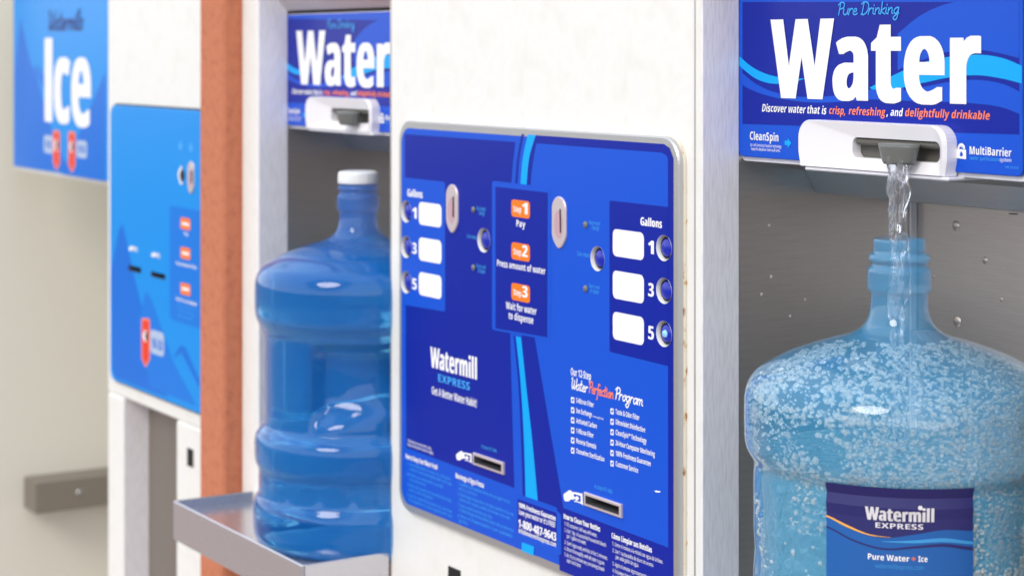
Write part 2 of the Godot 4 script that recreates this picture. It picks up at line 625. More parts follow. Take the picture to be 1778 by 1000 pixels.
func build_water_machine() -> void:
	var base := Vector3(-0.639, 0, 0)
	var t := thing("water_vending_machine", "white water vending machine with two steel filling bays and a blue control panel", "vending machine", Vector3.ZERO)
	var white: Material = look["white_cabinet"]
	holes = BILLS.map(func(q): return slot_hole(q, PANEL_Z + .0002, .0030, .0024))
	put(t, "cabinet_column", slab(PackedVector2Array([Vector2(-.19, 0), Vector2(.4418, 0), Vector2(.4418, 2.3), Vector2(-.19, 2.3)]), -.5, 0, .003), white)
	holes = []
	box_part(t, "cabinet_post", Vector3(-.6385, 0, -.5), Vector3(-.5845, 2.3, 0), .003, white)
	box_part(t, "cabinet_post", Vector3(.886, 0, -.5), Vector3(.998, 2.3, 0), .003, white)
	var k := 0
	for x in [-.5845, .4418]:
		var x1: float = -.19 if k == 0 else .886
		box_part(t, "bay_front", Vector3(x + .0005, 0, -.5), Vector3(x1 - .0005, .868, -.002), .002, white)
		box_part(t, "bay_header", Vector3(x + .0005, 1.655, -.5), Vector3(x1 - .0005, 2.3, -.001), .003, white)
		# light metal return at the mouth of the bay
		box_part(t, "bay_trim", Vector3(x + .0004, .868, SIGN_Z), Vector3(x + .0034, 1.655, -.0008), .0006, look["frame_metal"])
		# steel liner
		var st := begin()
		box(st, Vector3(x + .0004, .868, -.283), Vector3(x + .0026, 1.62, SIGN_Z - .0004))
		put(t, "liner_side", done(st), look["steel"])
		st = begin()
		box(st, Vector3(x1 - .0026, .868, -.283), Vector3(x1 - .0004, 1.655, -.0008))
		put(t, "liner_side", done(st), look["steel"])
		st = begin()
		box(st, Vector3(x + .0028, .868, -.283), Vector3(x1 - .0028, 1.62, -.276))
		put(t, "liner_back", done(st), look["steel"])
		box_part(t, "sign_filler", Vector3(x + (.3790 if k > 0 else .3605), 1.4485, SIGN_Z - .006), Vector3(x1 - .003, 1.6025, SIGN_Z - .002), .0006, look["frame_metal"])
		# sloping head above the sign
		st = begin()
		face(st, [Vector3(x + .0036, 1.603, SIGN_Z + .001), Vector3(x1 - .0028, 1.603, SIGN_Z + .001), Vector3(x1 - .0028, 1.654, -.0012), Vector3(x + .0036, 1.654, -.0012)], Vector3(0, -1, 1))
		face(st, [Vector3(x + .0036, 1.603, SIGN_Z + .001), Vector3(x1 - .0028, 1.603, SIGN_Z + .001), Vector3(x1 - .0028, 1.63, -.2), Vector3(x + .0036, 1.63, -.2)], Vector3(0, 1, 0))
		put(t, "bay_head", done(st), look["steel"])
		# hood under the sign, stepped
		var prof := [[SIGN_Z - .003, 1.4475], [-.127, 1.429], [-.142, 1.4065], [-.2755, 1.391], [-.2755, 1.60], [SIGN_Z - .003, 1.60]]
		st = begin()
		for e in 4:
			var p = prof[e]
			var q = prof[(e + 1) % 6]
			if e == 3:
				continue
			face(st, [Vector3(x + .003, p[1], p[0]), Vector3(x1 - .003, p[1], p[0]), Vector3(x1 - .003, q[1], q[0]), Vector3(x + .003, q[1], q[0])], Vector3(0, -1, .5))
		var hood := put(t, "hood", done(st), look["steel"])
		for b in [[.55, 1.399, -.2], [.8, 1.416, -.136]]:
			var s := put(hood, "rivet", lathe([[.0045, -.0015], [.004, -.0022], [.001, -.0026]], 16), look["bolt_steel"])
			s.position = Vector3(x + b[0] * .39, b[1], b[2])
		box_part(t, "corner_glint", Vector3(x + .0028, .93, -.2758), Vector3(x + .0052, 1.392, -.2665), .0008, look["frame_metal"])  # pale strip added for the bright reflection in the liner corner
		for b in BOLTS:
			var spot := on_z(b[0], b[1], -.2758)
			var s := put(t, "bolt", lathe([[.0001, .003], [.003, .0026], [.0045, .0012], [.0052, 0.0]], 20), look["steel"])
			s.rotation.x = PI / 2
			s.position = spot + Vector3(x - .4418, 0, 0)
			s.scale = Vector3(1.0, .45, 1.0) * b[2]
		k += 1
	for x in [-.5845, .4418]:
		var mm := MultiMesh.new()
		mm.transform_format = MultiMesh.TRANSFORM_3D
		mm.mesh = sheet(PackedVector2Array([Vector2(1, 0), Vector2(.6, .7), Vector2(0, 1), Vector2(-.8, .5), Vector2(-1, -.2), Vector2(-.5, -.9), Vector2(.3, -1), Vector2(.8, -.6)]), 0.0)
		mm.instance_count = 110
		for e in 110:
			var size := .0005 + .0013 * pow(rng.randf(), 3.0)
			var turn := Basis(Vector3(0, 0, 1), rng.randf() * TAU) * Basis.from_scale(Vector3(size, size * rng.randf_range(.7, 1.6), 1))
			var at := Vector3(x + rng.randf_range(.01, .38), rng.randf_range(1.0, 1.39), -.2757)
			if e % 2 == 0:
				turn = Basis(Vector3.UP, PI / 2) * turn
				at = Vector3(x + .0029, at.y, rng.randf_range(-.26, -.06))
			mm.set_instance_transform(e, Transform3D(turn, at))
		var spots := MultiMeshInstance3D.new()
		spots.name = "lime_spots"
		spots.multimesh = mm
		spots.material_override = look["lime_spot"]
		spots.set_meta("kind", "stuff")
		t.add_child(spots, true)
	# right bay sign traced, then the left one copied
	var sign_part := build_sign(t)
	var copy := sign_part.duplicate()
	copy.name = "sign_panel_001"
	t.add_child(copy, true)
	copy.position.x = -1.0463
	copy.position.y = -.003
	var d := build_dispenser(t)
	var d2 := d.duplicate()
	d2.name = "dispenser_001"
	t.add_child(d2, true)
	d2.position.x += -1.0463
	build_trays(t)
	build_panel(t)
	# key hole under the panel
	var kp := traced([[779, 982], [800, 991], [800, 1022], [779, 1013]], 0.0)
	put(t, "key_hole", slab(kp, -.001, .0012, .0004), look["black_rubber_and_shade"])
	# seam strip at the column's edge
	box_part(t, "edge_strip", Vector3(.4335, .0, -.01), Vector3(.4352, 2.29, .0012), .0004, look["panel_metal"])

func z7(a: Array) -> Array:
	var o := []
	for q in a:
		o.append([1180.0 + q[0] / 2.381, q[1] / 2.381])
	return o

func build_sign(t: Node3D) -> MeshInstance3D:
	var z := SIGN_Z
	var lo := on_z(1283.5, 271, z)
	var hi := on_z(1777, 271, z)
	var plate := put(t, "sign_panel", slab(round_rect(lo.x, lo.y, hi.x, 1.600, .006), z - .004, z, .0006), look["ink_blue"])
	put(plate, "sign_edge", slab(round_rect(lo.x - .001, lo.y - .0045, hi.x + .001, 1.6015, .006), z - .0062, z - .0042, .0006), look["frame_metal"])
	print_shape(plate, "printed_field", z7([[262, 8], [1408, 8], [1408, 556], [1120, 548], [500, 520], [262, 512]]), z, 1, "ink_navy")
	print_shape(plate, "printed_disc", z7(smooth([[905, 140], [990, 70], [1080, 25], [1170, 2]]) + [[1408, 8], [1408, 240]] + smooth([[1330, 220], [1230, 205], [1110, 215], [960, 265], [905, 290]])), z, 2, "ink_blue")
	print_shape(plate, "printed_wave", z7(smooth([[250, 232], [300, 275], [360, 305], [430, 321], [522, 325]]) + smooth([[480, 338], [420, 346], [365, 342], [310, 320], [250, 272]])), z, 3, "ink_cyan")
	print_shape(plate, "printed_wave", z7(smooth([[250, 292], [320, 348], [400, 382], [500, 400], [640, 396], [800, 368], [930, 330]]) + smooth([[930, 398], [760, 414], [560, 424], [400, 404], [300, 372], [262, 350]])), z, 2, "ink_blue")
	print_shape(plate, "printed_wave", z7(smooth([[790, 362], [880, 315], [1000, 262], [1110, 236], [1240, 226], [1340, 240], [1420, 272]]) + smooth([[1420, 345], [1340, 325], [1240, 311], [1130, 318], [1000, 345], [880, 371], [800, 370]])), z, 4, "ink_cyan")
	print_shape(plate, "printed_wave", z7(smooth([[700, 404], [850, 388], [1000, 362], [1130, 337], [1250, 331], [1350, 350], [1420, 384]]) + smooth([[1420, 476], [1330, 442], [1200, 426], [1050, 420], [850, 414]])), z, 3, "ink_blue")
	write(plate, "Water", 1339.6, 169.5, 1706, 134, z, 6, "ink_white", font_black)
	script_write(plate, "Pure Drinking", 1455, 26, 1563, 10.5, .11, z, 5, "ink_pale")
	var y := 193.5
	write(plate, "Discover water that is", 1324.5, y, 1437.5, 13.0, z, 5, "ink_white", font_bold, .2)
	write(plate, "crisp,", 1441, y + 4.2, 1471, 13.0, z, 5, "ink_coral", font_bold, .2)
	write(plate, "refreshing", 1475.5, y + 5.2, 1540, 13.0, z, 5, "ink_coral", font_bold, .2)
	write(plate, ", and", 1541, y + 7.2, 1570, 13.2, z, 5, "ink_white", font_bold, .2)
	write(plate, "delightfully drinkable", 1573, y + 8.2, 1722, 13.5, z, 5, "ink_coral", font_bold, .2)
	write(plate, "CleanSpin", 1303.5, 242.5, 1353, 14, z, 4, "ink_white", font_bold)
	write(plate, "Our self-sanitizing CleanSpin technology", 1304, 253.5, 1358, 5, z, 4, "ink_white", font_plain)
	write(plate, "keeps the dispenser clean at all times.", 1306, 260.5, 1356, 5, z, 4, "ink_white", font_plain)
	print_shape(plate, "arrow_mark", [[1364, 244], [1369, 244.5], [1369, 239.5], [1375.5, 248.5], [1369, 257], [1369, 252], [1364, 251.5]], z, 4, "ink_cyan")
	# padlock
	print_shape(plate, "lock_mark", [[1663, 258], [1679.5, 260], [1679.5, 276.5], [1663, 274.5]], z, 4, "ink_white")
	var arch := []
	for e in 13:
		arch.append([1671.2 - 6.6 * cos(PI * e / 12), 258.5 - 10.0 * sin(PI * e / 12)])
	for e in 13:
		arch.append([1671.2 + 3.6 * cos(PI * e / 12), 259.0 - 6.4 * sin(PI * e / 12)])
	print_shape(plate, "lock_mark", arch, z, 4, "ink_white")
	print_shape(plate, "drop_mark", smooth([[1671.3, 262], [1674, 268], [1671.3, 272], [1668.6, 268], [1671.3, 262]], 4).slice(0, 16), z, 5, "ink_blue")
	write(plate, "MultiBarrier", 1685.5, 267.5, 1758, 13.5, z, 4, "ink_white", font_bold)
	write(plate, "water purification", 1686, 277, 1736, 6.5, z, 4, "ink_pale", font_plain)
	write(plate, "system", 1738, 280, 1758, 6.5, z, 4, "ink_white", font_plain)
	write(plate, "PWS-742-US-R", 1748, 292, 1771, 4, z, 4, "ink_pale", font_plain)
	return plate

func build_dispenser(t: Node3D) -> MeshInstance3D:
	# white housing with a wide mouth and the grey spout in it
	var z := SIGN_Z + .0145
	var a := on_z(1383, 207, z)
	var b := on_z(1641, 210, z)
	var bottom := on_z(1383, 284, z).y
	var x0 := a.x
	var x1 := b.x
	var y0 := bottom - .002
	var y1 := a.y
	var m0 := on_z(1476, 238, z)
	var m1 := on_z(1628, 290, z)
	var ml := m0.x
	var mr := m1.x
	var mt := m0.y
	var mb := on_z(1476, 273, z).y
	var st := begin()
	# front ring between the outline and the mouth, with rounded outer corners
	var o := round_rect(x0, y0, x1, y1, .016, 8)
	var outer := PackedVector2Array()
	for q in o:
		# the lower corners stay tight
		var low := clampf((y0 + .016 - q.y) / .016, 0.0, 1.0)
		var side := x0 if q.x < (x0 + x1) / 2 else x1
		outer.append(Vector2(lerpf(q.x, side, low * .8), q.y))
	var mouth := round_rect(ml, mb, mr, mt, .006, 8)
	var n := outer.size()
	var zb := SIGN_Z - .002
	for e in n:
		var j := (e + 1) % n
		var p := outer[e]
		var q := outer[j]
		var ctr := Vector2((x0 + x1) / 2, (y0 + y1) / 2)
		var pi := p + (ctr - p).normalized() * .0034
		var qi := q + (ctr - q).normalized() * .0034
		var od := Vector3((p - ctr).x, (p - ctr).y, 0).normalized()
		face(st, [V3(p, zb), V3(q, zb), V3(q, z - .003), V3(p, z - .003)], od)
		face(st, [V3(p, z - .003), V3(q, z - .003), V3(qi, z), V3(pi, z)], od + Vector3(0, 0, 1))
		face(st, [V3(pi, z), V3(qi, z), V3(mouth[j], z - .0035), V3(mouth[e], z - .0035)], Vector3(0, 0, 1))
		var ci := Vector3(mouth[e].x - (ml + mr) / 2, mouth[e].y - (mt + mb) / 2, 0)
		face(st, [V3(mouth[e], z - .0035), V3(mouth[j], z - .0035), V3(mouth[j], z - .0135), V3(mouth[e], z - .0135)], -ci)
	var body := put(t, "dispenser", done(st), look["white_plastic"])
	var rear := slab(round_rect(ml - .002, mb - .002, mr + .002, mt + .002, .004), z - .0142, z - .0132, .0003)
	put(body, "mouth_back", rear, look["dark_plastic"])
	# lower lip that flares forward
	st = begin()
	box(st, Vector3(x0 + .01, y0 - .0035, SIGN_Z - .05), Vector3(x1 + .003, y0 - .0002, z - .0015), .0012)
	put(body, "lower_lip", done(st), look["white_plastic"])
	# spout: a curved canopy across the mouth and a flattened nozzle
	st = begin()
	box(st, Vector3(ml + .002, mt - .0065, z - .0131), Vector3(mr - .002, mt - .0008, z - .004), .002)
	put(body, "spout_canopy", done(st), look["dark_plastic"])
	var s := on_z(1562, 262, -.024)
	var noz := put(body, "spout", lathe([[.0125, -.0085], [.0165, -.0088], [.0185, -.006], [.0222, .006], [.0228, .0090], [.001, .0094]], 40), look["grey_plastic"])
	noz.position = Vector3(s.x, mt - .0118, -.0238)
	noz.scale = Vector3(1.0, .98, .55)
	return body

func build_trays(t: Node3D) -> void:
	# a stainless tray with a raised lip, in front of and inside each bay
	for x in [-.592, .434]:
		var w := .402
		var st := begin()
		var y := .918
		box(st, Vector3(x, y - .003, .0025), Vector3(x + w, y, .118), .0006)
		var tray := put(t, "bottle_tray", done(st), look["tray_steel"])
		st = begin()
		box(st, Vector3(x + .012, y - .0035, -.2756), Vector3(x + w - .004, y - .0002, .002), .0006)
		put(tray, "tray_floor", done(st), look["tray_steel"])
		for q in [[Vector3(x - .002, .878, .1185), Vector3(x + w + .002, .931, .1215)], [Vector3(x - .002, .878, .0025), Vector3(x + .0005, .931, .118)], [Vector3(x + w - .0005, .878, .0025), Vector3(x + w + .002, .931, .118)]]:
			st = begin()
			box(st, q[0], q[1], .0011)
			put(tray, "tray_lip", done(st), look["tray_steel"])

# ---------------------------------------------------------------- the control panel
const BUTTONS := [[705.5, 367, 38], [705.5, 428.5, 38], [705.5, 490, 38], [1154, 430.5, 45], [1154, 504.7, 45], [1154, 579.5, 45], [840.5, 417, 42], [1038.5, 449, 43]]

func hole_of(b: Array, z: float) -> Array:
	var c := on_z(b[0], b[1], z)
	return [Vector2(c.x, c.y), c.y - on_z(b[0], b[1] + b[2] / 2.0, z).y]

func ring_of(h: Array) -> PackedVector2Array:
	var ring := PackedVector2Array()
	for k in 40:
		ring.append(h[0] + Vector2(cos(TAU * k / 40), sin(TAU * k / 40)) * h[1])
	return ring

func slot_hole(q: Array, z: float, side: float, rise: float) -> PackedVector2Array:
	var p := traced(q, z)
	var x0 := minf(p[0].x, p[3].x) + side
	var x1 := maxf(p[1].x, p[2].x) - side
	return PackedVector2Array([Vector2(x0, p[3].y + rise), Vector2(x1, p[3].y + rise), Vector2(x1, p[0].y - rise), Vector2(x0, p[0].y - rise)])

func slot_cup(parent: Node, p: PackedVector2Array, z: float, depth: float) -> void:
	# the open throat behind a slot, with a sloping ramp in it
	var st := begin()
	var mid := (p[0] + p[2]) / 2
	for k in 4:
		var a := p[k]
		var b := p[(k + 1) % 4]
		var inw := mid - (a + b) / 2
		face(st, [V3(a, z), V3(b, z), V3(b, z - depth), V3(a, z - depth)], Vector3(inw.x, inw.y, 0))
	face(st, [V3(p[0], z - depth), V3(p[1], z - depth), V3(p[2], z - depth), V3(p[3], z - depth)], Vector3(0, 0, 1))
	var e := (p[3].y - p[0].y)
	var o := Vector2(.004, 0)
	face(st, [V3(p[0] + o, z - depth * .25), V3(p[1] - o, z - depth * .25), V3(p[1] - o + Vector2(0, e * .45), z - depth * .9), V3(p[0] + o + Vector2(0, e * .45), z - depth * .9)], Vector3(0, 1, 1))
	put(parent, "slot_throat", done(st), look["slot_plastic"])

func button(parent: Node, b: Array, z: float, lit := false) -> void:
	# a cap set back in a white cup
	var h := hole_of(b, z)
	var r: float = h[1]
	var at := Vector3(h[0].x, h[0].y, z)
	var cup := put(parent, "button_cup", lathe([[r * .62, -.0066], [r * .93, -.0064], [r * .99, -.0046], [r * .99, .0004], [r * 1.01, .0007]], 40), look["ink_white"])
	var well := put(parent, "button_well", lathe([[r * .86, -.0062], [r * .85, -.0032], [r * .80, -.0026], [r * .74, -.0032], [r * .72, -.006]], 40), look["black_rubber_and_shade"])
	var c := r * .70
	var cap := put(parent, "button_cap", lathe([[c, -.006], [c, -.0030], [c * .93, -.0020], [c * .6, -.0010], [.0002, -.0006]], 40), look["button_blue"])
	var all := [cup, well, cap]
	if lit:
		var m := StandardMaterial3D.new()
		m.albedo_color = rgb(150, 215, 255)  # the lens does not glow; its light is put into the pale colour
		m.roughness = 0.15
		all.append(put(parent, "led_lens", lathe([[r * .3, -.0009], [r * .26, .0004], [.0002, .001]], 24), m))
	for o in all:
		o.rotation.x = PI / 2
		o.position = at

func coin_plate(parent: Node, x0: float, y0: float, x1: float, y1: float, z: float, s0: Array, s1: Array) -> void:
	var a := on_z(x0, y0, z)
	var b := on_z(x1, y1, z)
	var top := on_z((x0 + x1) / 2, y0, z).y
	var bot := on_z((x0 + x1) / 2, y1, z).y
	var r := (b.x - a.x) / 2.0
	var p := PackedVector2Array()
	var cx := (a.x + b.x) / 2.0
	for k in 17:
		var u := PI * k / 16.0
		p.append(Vector2(cx + r * cos(u), top - r + r * sin(u)))
	for k in 17:
		var u := PI + PI * k / 16.0
		var pointy := 1.0 + 0.22 * pow(absf(sin(u)), 6.0)
		p.append(Vector2(cx + r * cos(u), bot + r * 1.2 + r * sin(u) * pointy))
	var plate := put(parent, "coin_plate", slab(p, z, z + .0022, .0009), look["coin_plate"])
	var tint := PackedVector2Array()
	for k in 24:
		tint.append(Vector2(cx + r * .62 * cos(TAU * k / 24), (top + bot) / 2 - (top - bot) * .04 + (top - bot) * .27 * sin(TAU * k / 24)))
	put(plate, "coin_insert", sheet(tint, z + .0023), look["coin_insert"])  # pink reflection on the plate, painted as a flat ellipse
	put(plate, "coin_slot_shade", sheet(traced([[s0[0] - 1.2, s0[1]], [s0[0] + 1.2, s0[1]], [s1[0] + 1.2, s1[1]], [s1[0] - 1.2, s1[1]]], z + .0022), z + .0025), look["black_rubber_and_shade"])  # shade in the slot, painted as a black sheet on the plate

const BILLS := [[[824, 785], [877, 803], [876.5, 824], [824, 806]], [[1017.5, 853.5], [1082.5, 876], [1082, 899], [1017.5, 877]]]

func bill_slot(parent: Node, q: Array, z: float) -> void:
	var p := slot_hole(q, z, 0.0, 0.0)
	var inner := slot_hole(q, z, .0034, .0028)
	holes = [inner]
	var f := put(parent, "bill_slot", slab(p, z, z + .003, .0007), look["coin_plate"])
	holes = []
	slot_cup(f, inner, z + .003, .06)

func hand_mark(parent: Node, x: float, y: float, s: float, z: float, layer: int) -> void:
	var f := func(a: Array) -> Array:
		var o := []
		for q in a: o.append([x + q[0] * s, y + q[1] * s + q[0] * s * .32])
		return o
	print_shape(parent, "hand_mark", f.call(smooth([[0, 2], [3, -2], [8, -7], [12, -10], [16, -8], [20, -7], [18, -3], [21, 1], [17, 5], [13, 6], [10, 10], [3, 12], [1, 8], [0, 2]], 4).slice(0, -1)), z, layer, "ink_white")
	print_shape(parent, "bill_mark", f.call([[18, -9], [34, -11], [35, 10], [33, 8], [26, 7], [20, 8], [19, 6], [31, 5], [31, -6], [19, -6]]), z, layer + 1, "ink_white")
	print_shape(parent, "bill_mark", f.call(smooth([[24, -4], [28, -1], [24, 5], [21, 1], [24, -4]], 4).slice(0, -1)), z, layer + 2, "ink_white")

func build_panel(t: Node3D) -> void:
	var z := PANEL_Z
	var tl := on_z(692, 208, z)
	var br := on_z(1179, 238, z)
	var x0 := tl.x
	var x1 := br.x
	var y1 := tl.y
	var y0 := on_z(697, 884, z).y
	holes = BUTTONS.map(func(b): return ring_of(hole_of(b, z + .0002)))
	for q in BILLS:
		holes.append(slot_hole(q, z + .0002, .0034, .0028))
	var p := put(t, "control_panel", slab(round_rect(x0, y0, x1, y1, .026, 10), .0005, z, .0016), look["panel_metal"])
	p.set_meta("label", "dark blue control panel with gallon buttons in a metal surround")
	var kept := holes
	put(p, "sealant_bead", slab(round_rect(x0 - .0004, y0 - .0006, x1 + .0018, y1 + .0003, .027, 10), -.0005, .0035, .0012), look["sealant"])
	var inset := .0092
	z += .0002
	holes = kept
	put(p, "printed_face", sheet(round_rect(x0 + inset * .8, y0 + inset, x1 - inset, y1 - inset, .019, 10), z), look["ink_blue"])
	on_face(p, z, "printed_field", [[703, 233], [895, 246.5]] + smooth([[895, 246.5], [891, 280], [888, 316]]) + [[886, 586], [893, 847], [705, 777]], 1, "ink_navy")
	on_face(p, z, "printed_box", [[701, 308], [770, 315.5], [773, 318], [773, 541], [701, 529]], 2, "ink_blue")
	on_face(p, z, "printed_stripe", smooth([[906, 232.5], [898, 275], [894.5, 318]]) + smooth([[898.5, 319], [902, 275], [910, 233]]), 1, "ink_navy")
	on_face(p, z, "printed_stripe", smooth([[917, 233.3], [908, 275], [904, 322]]) + smooth([[914.5, 323], [919, 275], [930.5, 234.6]]), 2, "ink_cyan")
	# dark surround of the right half
	on_face(p, z, "printed_field", [[930.5, 234.7]] + smooth([[930.5, 234.7], [919, 275], [914.5, 323]]) + [[914.5, 560], [905, 587]] + smooth([[905, 587], [915, 680], [925, 770], [934, 869]]) + [[967, 881], [972, 990], [1115, 1048], [1150, 1060], [1163, 1045], [1169.5, 1020], [1169.5, 275], [1163, 257], [1153, 250]], 1, "ink_navy")
	on_face(p, z, "printed_field", smooth([[932, 249], [927, 275], [922, 318], [921, 400], [922, 500], [926, 570], [930, 592]]) + smooth([[930, 592], [948, 700], [965, 800], [979, 882]]) + [[1161, 950.5], [1160.5, 275], [1157, 269], [1150, 265]], 2, "ink_blue")
	on_face(p, z, "printed_box", [[1061, 348.2], [1160.7, 359.3], [1160.7, 635.5], [1061, 611], [1059, 608], [1059, 350]], 3, "ink_navy")
	on_face(p, z, "printed_stripe", smooth([[896, 584], [904, 660], [910, 760], [913, 862]]) + smooth([[934, 869], [925, 770], [915, 680], [905, 586]]), 2, "ink_cyan")
	on_face(p, z, "printed_stripe", smooth([[892, 583], [900, 660], [905, 760], [908, 860]]) + smooth([[912, 861], [909, 760], [903, 660], [895, 584]]), 3, "ink_navy")
	# step box
	on_face(p, z, "printed_box", [[858, 314], [955, 325], [957, 328], [956, 589], [953, 590], [858, 573], [855, 570], [855, 317]], 4, "ink_blue")
	on_face(p, z, "printed_box", [[861, 324], [952, 334.5], [951, 585.5], [861, 570]], 5, "ink_navy")
	var yy := [346, 420, 490.5]
	for k in 3:
		var a := on_z(889, yy[k], z)
		var b := on_z(921, yy[k] + 33, z)
		put(p, "step_badge", sheet(round_rect(a.x, on_z(889, yy[k] + 29.5, z).y, b.x, a.y, .004, 5), z + STEP * 6), look["ink_orange"])
		write(p, "Step", 892.5, yy[k] + 21.5, 906, 10.5, z, 7, "ink_white", font_bold)
		write(p, str(k + 1), 907.5, yy[k] + 25, 917.5, 19.5, z, 7, "ink_white", font_black)
	write(p, "Pay", 897.5, 393, 913, 11.5, z, 6, "ink_white")
	write(p, "Press amount of water", 864, 461.5, 948, 11, z, 6, "ink_white")
	write(p, "Wait for water", 879.5, 535.5, 932.5, 12, z, 6, "ink_white")
	write(p, "to dispense", 884, 553, 927, 12, z, 6, "ink_white")
	# gallon choices
	write(p, "Gallons", 707.5, 340.5, 734, 12.5, z, 3, "ink_white", font_black)
	write(p, "Gallons", 1113, 391, 1150.5, 14, z, 4, "ink_white", font_black)
	var digits := ["1", "3", "5"]
	var lx := [[350, 389.5], [411.5, 451.5], [471.5, 511.5]]
	var rx := [[397, 444], [469, 517.5], [540.5, 588.5]]
	for k in 3:
		for side in 2:
			var q: Array = [727.5, 767, lx[k]] if side == 0 else [1065, 1119, rx[k]]
			var a := on_z(q[0], q[2][0], z)
			var b := on_z(q[1], q[2][0], z)
			put(p, "blank_label", sheet(round_rect(a.x, on_z(q[0], q[2][1], z).y, b.x, a.y, .0065 if side == 0 else .006, 6), z + STEP * 4), look["ink_white"])
		write(p, digits[k], 716, 378.5 + 61.5 * k, 724, 19, z, 4, "ink_white", font_black)
		write(p, digits[k], 1126.5, 440 + 74 * k, 1136.5, 23, z, 4, "ink_white", font_black)
	# coins
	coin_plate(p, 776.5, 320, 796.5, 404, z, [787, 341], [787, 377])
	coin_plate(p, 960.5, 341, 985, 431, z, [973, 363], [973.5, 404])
	holes = []
	for k in BUTTONS.size():
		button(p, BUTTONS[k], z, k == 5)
	for q in [[823, 364], [823, 464.5], [1018, 390], [1018, 501]]:
		var c := on_z(q[0], q[1], z)
		var led := put(p, "indicator", lathe([[.0036, 0], [.0033, .0012], [.0002, .002]], 16), look["grey_plastic"])
		led.rotation.x = PI / 2
		led.position = Vector3(c.x, c.y, z + .0006)
	for q in [[828, 364.5, 844, 371.5, 832, 842, "Use exact"], [1023.5, 389, 1043, 397, 1028, 1041, "Use exact"]]:
		write(p, q[6], q[0], q[1], q[2], 7, z, 4, "ink_pale", font_plain)
		write(p, "change", q[4], q[3] + 1.0, q[5], 7, z, 4, "ink_pale", font_plain)
	for q in [[828, 464.5, 844, 472, 830, 843], [1023.5, 499, 1042, 507, 1025, 1041]]:
		write(p, "Sorry out", q[0], q[1], q[2], 7, z, 4, "ink_pale", font_plain)
		write(p, "of water", q[4], q[3] + 1.0, q[5], 7, z, 4, "ink_pale", font_plain)
	write(p, "Coin return", 811, 413, 829, 7, z, 4, "ink_pale", font_plain)
	write(p, "Coin return", 1003, 443.5, 1025, 7.5, z, 4, "ink_pale", font_plain)
	# maker's mark on the left
	write(p, "Watermill", 747.5, 637, 828.5, 35, z, 3, "ink_white", font_black)
	write(p, "EXPRESS", 761, 662, 816, 13, z, 3, "ink_pale", font_bold)
	write(p, "Get A Better Water Habit!", 750, 684, 828, 13, z, 3, "ink_white")
	# programme list on the right
	write(p, "Our 12-Step", 992, 651, 1027, 12.5, z, 4, "ink_white")
	script_write(p, "Water", 992, 674, 1021, 9.5, .13, z, 4, "ink_white")
	script_write(p, "Perfection", 1022.5, 681, 1066, 9.5, .13, z, 4, "ink_coral")
	script_write(p, "Program", 1068, 692, 1117, 10, .13, z, 4, "ink_white")
	var left := [["5-Micron Filter", 1031.5], ["Ion Exchange", 1028.5], ["Activated Carbon", 1037], ["1-Micron Filter", 1031.5], ["Reverse Osmosis", 1036], ["Ozonation Sterilization", 1050]]
	var right := [["Taste & Odor Filter", 1111], ["Ultraviolet Disinfection", 1121], ["CleanSpin™ Technology", 1123.5], ["24-Hour Computer Monitoring", 1138], ["100% Freshness Guarantee", 1131], ["Customer Service", 1109]]
	for k in 6:
		var y := 699.0 + 17.5 * k
		write(p, left[k][0], 1001.5, y, left[k][1], 8.5, z, 4, "ink_white", font_bold)
		tick_box(p, 992.5, y - 10, z)
		var y2 := 718.5 + 18.1 * k
		write(p, right[k][0], 1070, y2, right[k][1], 8.8, z, 4, "ink_white", font_bold)
		tick_box(p, 1061, y2 - 10, z)
	write(p, "where applicable", 1030, 724, 1049, 3.5, z, 4, "ink_white", font_plain)
	# bills
	for q in BILLS:
		bill_slot(p, q, z)
	hand_mark(p, 792, 788, .8, z, 3)
	hand_mark(p, 979, 857, .98, z, 4)
	write(p, "Accepts $1 bills", 836, 777, 863, 6, z, 4, "ink_pale", font_plain)
	write(p, "Accepts $1 bills", 1033, 847, 1064, 7, z, 4, "ink_pale", font_plain)
	print_shape(p, "scratch_mark", [[1137, 852], [1141, 851.6], [1148, 853], [1147.5, 855], [1140, 854.5]], z, 4, "ink_white")
	# small print
	write(p, "This facility is monitored for safety.", 708, 767, 750, 5, z, 3, "ink_white", font_plain)
	write(p, "Daily testing and sanitation apply.", 708, 773.5, 753, 5, z, 3, "ink_white", font_plain)
	write(p, "How to Keep Your Water Fresh", 704.5, 795.5, 760, 8.5, z, 3, "ink_white", font_black)
	var keep := ["1. Store filled bottles in a cool, dry, dark place.", "2. Keep the cap closed tightly when not in use,", "and wash your hands before you refill.", "3. Clean your bottle before each visit.", "4. Keep bottles away from household chemicals,", "cleaners, paints and gasoline.", "5. Use the oldest filled bottles first, and rinse", "the dispenser or crock regularly with care."]
	var keep_r := [783, 785, 770, 740, 784, 752, 785, 786]
	for k in 8:
		write(p, keep[k], 707 if k % 2 == 0 else 710, 806.5 + 9.0 * k, keep_r[k], 5.5, z, 3, "ink_pale", font_plain)
	write(p, "Mantenga el Agua Fresca", 791.5, 829.5, 840.5, 9, z, 3, "ink_white", font_black)
	var mant := ["1. Guarde sus botellas llenas en un lugar fresco", "seco y oscuro.", "2. Mantenga la tapa bien cerrada cuando no la use,", "y lave sus manos antes de llenar otra vez.", "3. Limpie su botella antes de cada visita.", "4. Mantenga las botellas lejos de productos", "y lave el dispensador con cuidado.", "gasolina."]
	var mant_r := [886, 830, 893, 887, 855, 892, 891, 813]
	for k in 8:
		write(p, mant[k], 795 if k % 2 == 0 else 797, 841.0 + 9.2 * k, mant_r[k], 5.8, z, 3, "ink_pale", font_plain)
	# guarantee box
	on_face(p, z, "printed_box", [[895, 860], [968, 886], [975, 893], [975.5, 962], [968, 965], [895, 936]], 4, "ink_blue")
